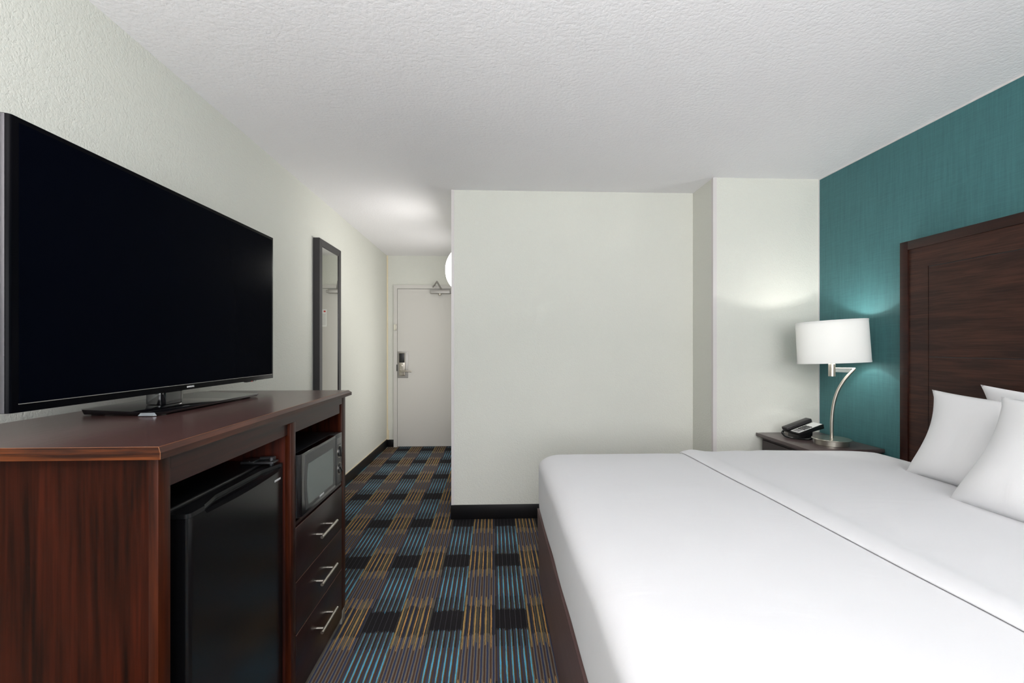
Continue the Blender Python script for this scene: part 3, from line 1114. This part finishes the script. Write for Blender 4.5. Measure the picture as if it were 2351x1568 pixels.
G = 'white pillows leaning on the headboard'
PZ = 0.716
pillow('pillow', (1.930, 2.045, PZ), (2.085, 2.070, 1.096), (1.93, 1.42, PZ), (2.085, 1.40, 1.085), 0.12,
       'white pillow nearest the lamp, leaning against the headboard', G)
pillow('pillow', (1.735, 1.660, PZ), (1.935, 1.650, 1.110), (1.735, 0.99, PZ), (1.93, 0.98, 1.10), 0.15,
       'largest white pillow at the front of the pile, cut by the right edge', G)
pillow('pillow', (2.110, 1.900, PZ + 0.01), (2.185, 1.945, 1.130), (2.11, 1.28, PZ + 0.01), (2.185, 1.24, 1.10), 0.05,
       'white pillow at the back with only its top edge showing', G)

# ---------------------------------------------------------------- nightstand
NZT = 0.70
ns = thing('nightstand', 'dark brown nightstand in the corner beside the bed', 'nightstand', (2.07, 2.82, 0))
obj('top', B().box(1.836, 2.290, 2.556, 3.098, 0.678, NZT, 0.003), 'night', ns, 30)
obj('body', B().box(1.872, 2.285, 2.574, 3.072, 0.05, 0.677).box(1.89, 2.27, 2.57, 3.05, 0.0, 0.051), 'night_body', ns, 0)
for z0, z1 in ((0.49, 0.655), (0.30, 0.475), (0.10, 0.285)):
    dd_ = obj('drawer', B().box(1.860, 1.871, 2.585, 3.06, z0, z1, 0.0015), 'night_body', ns, 30)
    zc_ = (z0 + z1) / 2
    obj('handle', B().tube([(1.834, 2.74, zc_), (1.834, 2.88, zc_)], 0.005, 10)
        .tube([(1.861, 2.76, zc_), (1.834, 2.76, zc_)], 0.004, 8).tube([(1.861, 2.86, zc_), (1.834, 2.86, zc_)], 0.004, 8), 'steel', dd_, 40)

# ---------------------------------------------------------------- table lamp
LX, LY = 2.083, 2.705
lp = thing('table_lamp', 'brushed steel lamp with curved arm and white drum shade on the nightstand', 'lamp', (LX, LY, NZT))
obj('base', B().lathe((LX - 0.012, LY - 0.012, NZT), [(0, 0.0), (0.086, 0.0), (0.088, 0.002), (0.088, 0.032), (0.102, 0.033), (0.104, 0.035), (0.104, 0.037), (0.101, 0.040), (0, 0.041)], 64), 'steel', lp, 30)
pd = Vector((0.79, -0.61, 0))
bx, by = LX - 0.003, LY - 0.003
curve = [(0.0, 0.739), (0.0, 0.80), (0.001, 0.86), (0.006, 0.92), (0.015, 0.975), (0.032, 1.035), (0.058, 1.09), (0.086, 1.133), (0.113, 1.168)]
P = []
for i in range(len(curve) - 1):
    p0 = curve[max(i - 1, 0)]; p1 = curve[i]; p2 = curve[i + 1]; p3 = curve[min(i + 2, len(curve) - 1)]
    for k in range(6):
        u = k / 6
        P.append(tuple(0.5 * ((2 * p1[m]) + (-p0[m] + p2[m]) * u + (2 * p0[m] - 5 * p1[m] + 4 * p2[m] - p3[m]) * u * u + (-p0[m] + 3 * p1[m] - 3 * p2[m] + p3[m]) * u ** 3) for m in (0, 1)))
P.append(curve[-1])
obj('pole', B().tube([(bx + pd.x * o_, by + pd.y * o_, z) for o_, z in P], 0.0095, 16), 'steel', lp, 60)
ar = B()
e0 = Vector((LX, LY, 0)) + pd * 0.010
e1 = Vector((LX, LY, 0)) + pd * 0.116
sdv = Vector((0.61, 0.79, 0)) * 0.0015
ap = B()
ap.prism([e0 - sdv + Vector((0, 0, 1.144)), e0 + sdv + Vector((0, 0, 1.144)), e0 + sdv + Vector((0, 0, 1.168)), e0 - sdv + Vector((0, 0, 1.168))], (e1 - e0) * 0.80, 0.001, 1)
ar.tube([e0 + Vector((0, 0, 1.168)), e1 + Vector((0, 0, 1.170))], 0.004, 8)
arm_o = obj('arm', ar, 'steel', lp, 40)
obj('arm_plate', ap, 'armplate', arm_o, 40, label='dull grey plate under the arm')
obj('socket', B().lathe((LX, LY, 1.118), [(0, 0), (0.018, 0), (0.019, 0.001), (0.019, 0.075), (0.012, 0.08), (0.012, 0.13), (0, 0.13)], 24), 'steel', lp, 40)
obj('bulb', B().lathe((LX, LY, 1.248), [(0, 0), (0.013, 0.0), (0.014, 0.02), (0.028, 0.05), (0.030, 0.07), (0.022, 0.092), (0, 0.10)], 24), 'bulb', lp, 60)
SB, ST, SR = 1.200, 1.458, 0.188
spin = Matrix.Translation((LX, LY, 0)) @ Matrix.Rotation(math.atan2(-0.61, 0.79), 4, 'Z') @ Matrix.Diagonal((1.0, 0.70, 1.0, 1.0)) @ Matrix.Translation((-LX, -LY, 0))
tilt = Matrix.Translation((LX, LY, 1.33)) @ Matrix.Rotation(math.radians(-3.0), 4, Vector((0.61, 0.79, 0))) @ Matrix.Translation((-LX, -LY, -1.33)) @ spin
shb = B().lathe((LX, LY, 0), [(SR, SB), (SR - 0.002, ST), (SR - 0.0035, ST), (SR - 0.0015, SB), (SR, SB)], 96)
bmesh.ops.transform(shb.bm, matrix=tilt, verts=shb.bm.verts)
sho = obj('lamp_shade', shb, 'shade', lp, 50)
hm = B().lathe((LX, LY, 0), [(SR + 0.0012, SB), (SR + 0.0012, SB + 0.011), (SR - 0.0025, SB + 0.011), (SR - 0.0025, SB), (SR + 0.0012, SB)], 96)
hm2 = B().lathe((LX, LY, 0), [(SR - 0.0008, ST - 0.011), (SR - 0.0008, ST + 0.0005), (SR - 0.005, ST + 0.0005), (SR - 0.005, ST - 0.011), (SR - 0.0008, ST - 0.011)], 96)
bmesh.ops.transform(hm.bm, matrix=tilt, verts=hm.bm.verts)
bmesh.ops.transform(hm2.bm, matrix=tilt, verts=hm2.bm.verts)
obj('shade_hem', hm, 'shade', sho, 50)
obj('shade_hem', hm2, 'shade', sho, 50)
sp = B()
for k in range(3):
    a = 2 * PI * k / 3 + 0.3
    sp.tube([(LX, LY, ST - 0.02), (LX + 0.120 * math.cos(a), LY + 0.120 * math.sin(a), ST - 0.012)], 0.0018, 6)
sp.tube([(LX, LY, 1.35), (LX, LY, ST - 0.012)], 0.003, 6)
obj('shade_spider', sp, 'steel', lp, 40)
pld = bpy.data.lights.new('lamp_bulb_light', 'POINT')
pld.energy = LAMP_W
pld.shadow_soft_size = 0.018
pld.color = (1.0, 0.985, 0.955)
plo = bpy.data.objects.new('lamp_bulb_light', pld)
COL.objects.link(plo)
plo.location = (LX + 0.0, LY + 0.0, 1.372)

# ---------------------------------------------------------------- telephone
ph = thing('telephone', 'black desk telephone with white keypad face and coiled cord beside the lamp', 'telephone', (2.0, 2.9, NZT))
PH = Matrix.Translation((1.955, 2.905, NZT + 0.042)) @ Matrix.Rotation(math.radians(4), 4, 'Z') @ Matrix.Rotation(math.radians(-18), 4, 'Y')
# phone-local: x along the phone (0 = front, 0.185 = rear), y across (-0.07..0.07, - is towards the camera), z out of the face


def phb(b):
    bmesh.ops.transform(b.bm, matrix=PH, verts=b.bm.verts)
    return b


pb = B().prism([(-0.004, -0.072, 0), (0.186, -0.072, 0), (0.182, -0.072, -0.030), (0.010, -0.072, -0.020)], (0, 0.144, 0), 0.003, 2)
pbm = phb(pb)
pbm.prism([(1.975, 2.865, NZT), (2.075, 2.865, NZT), (2.080, 2.865, 0.765), (1.98, 2.865, 0.728)], (0, 0.10, 0), 0.003, 2)
obj('body', pbm, 'dark', ph, 35)
obj('handset', phb(B().box(-0.006, 0.184, 0.018, 0.070, 0.002, 0.024, 0.006, 3)), 'blackframe', ph, 35)
fpq = obj('face_plate', phb(B().box(0.010, 0.180, -0.066, 0.010, -0.0005, 0.0015)), 'paper', ph, 0, label='white printed face plate')
for i in range(3):
    for j in range(4):
        obj('key', phb(B().box(0.052 + j * 0.0165, 0.064 + j * 0.0165, -0.061 + i * 0.0215, -0.045 + i * 0.0215, 0.0015, 0.0045, 0.001, 1)), 'dark', fpq, 30)
for j in range(3):
    obj('button', phb(B().box(0.017 + j * 0.012, 0.0215 + j * 0.012, -0.058, 0.000, 0.0015, 0.004, 0.0008, 1)), 'dark', fpq, 30)
# coiled cord
path = [(1.960, 2.980, 0.735), (1.940, 2.965, 0.722), (1.932, 2.915, 0.7085), (1.943, 2.860, 0.7085), (1.975, 2.832, 0.7085), (2.022, 2.826, 0.7085), (2.055, 2.840, 0.712), (2.065, 2.862, 0.725)]
pp = []
for i in range(len(path) - 1):
    p0 = Vector(path[max(i - 1, 0)]); p1 = Vector(path[i]); p2 = Vector(path[i + 1]); p3 = Vector(path[min(i + 2, len(path) - 1)])
    for k in range(70):
        u = k / 70
        pp.append(0.5 * ((2 * p1) + (-p0 + p2) * u + (2 * p0 - 5 * p1 + 4 * p2 - p3) * u * u + (-p0 + 3 * p1 - 3 * p2 + p3) * u ** 3))
hel = []
L_ = 0.0
upv = Vector((0, 0, 1))
for i, p in enumerate(pp):
    dv = (pp[min(i + 1, len(pp) - 1)] - pp[max(i - 1, 0)])
    if i:
        L_ += (p - pp[i - 1]).length
    dn = dv.normalized()
    s1 = dn.cross(upv).normalized()
    s2 = s1.cross(dn)
    a = L_ / 0.0050 * 2 * PI
    hel.append(p + (s1 * math.cos(a) + s2 * math.sin(a)) * 0.0055)
obj('cord', B().tube(hel, 0.0016, 5), 'gloss', ph, 60)
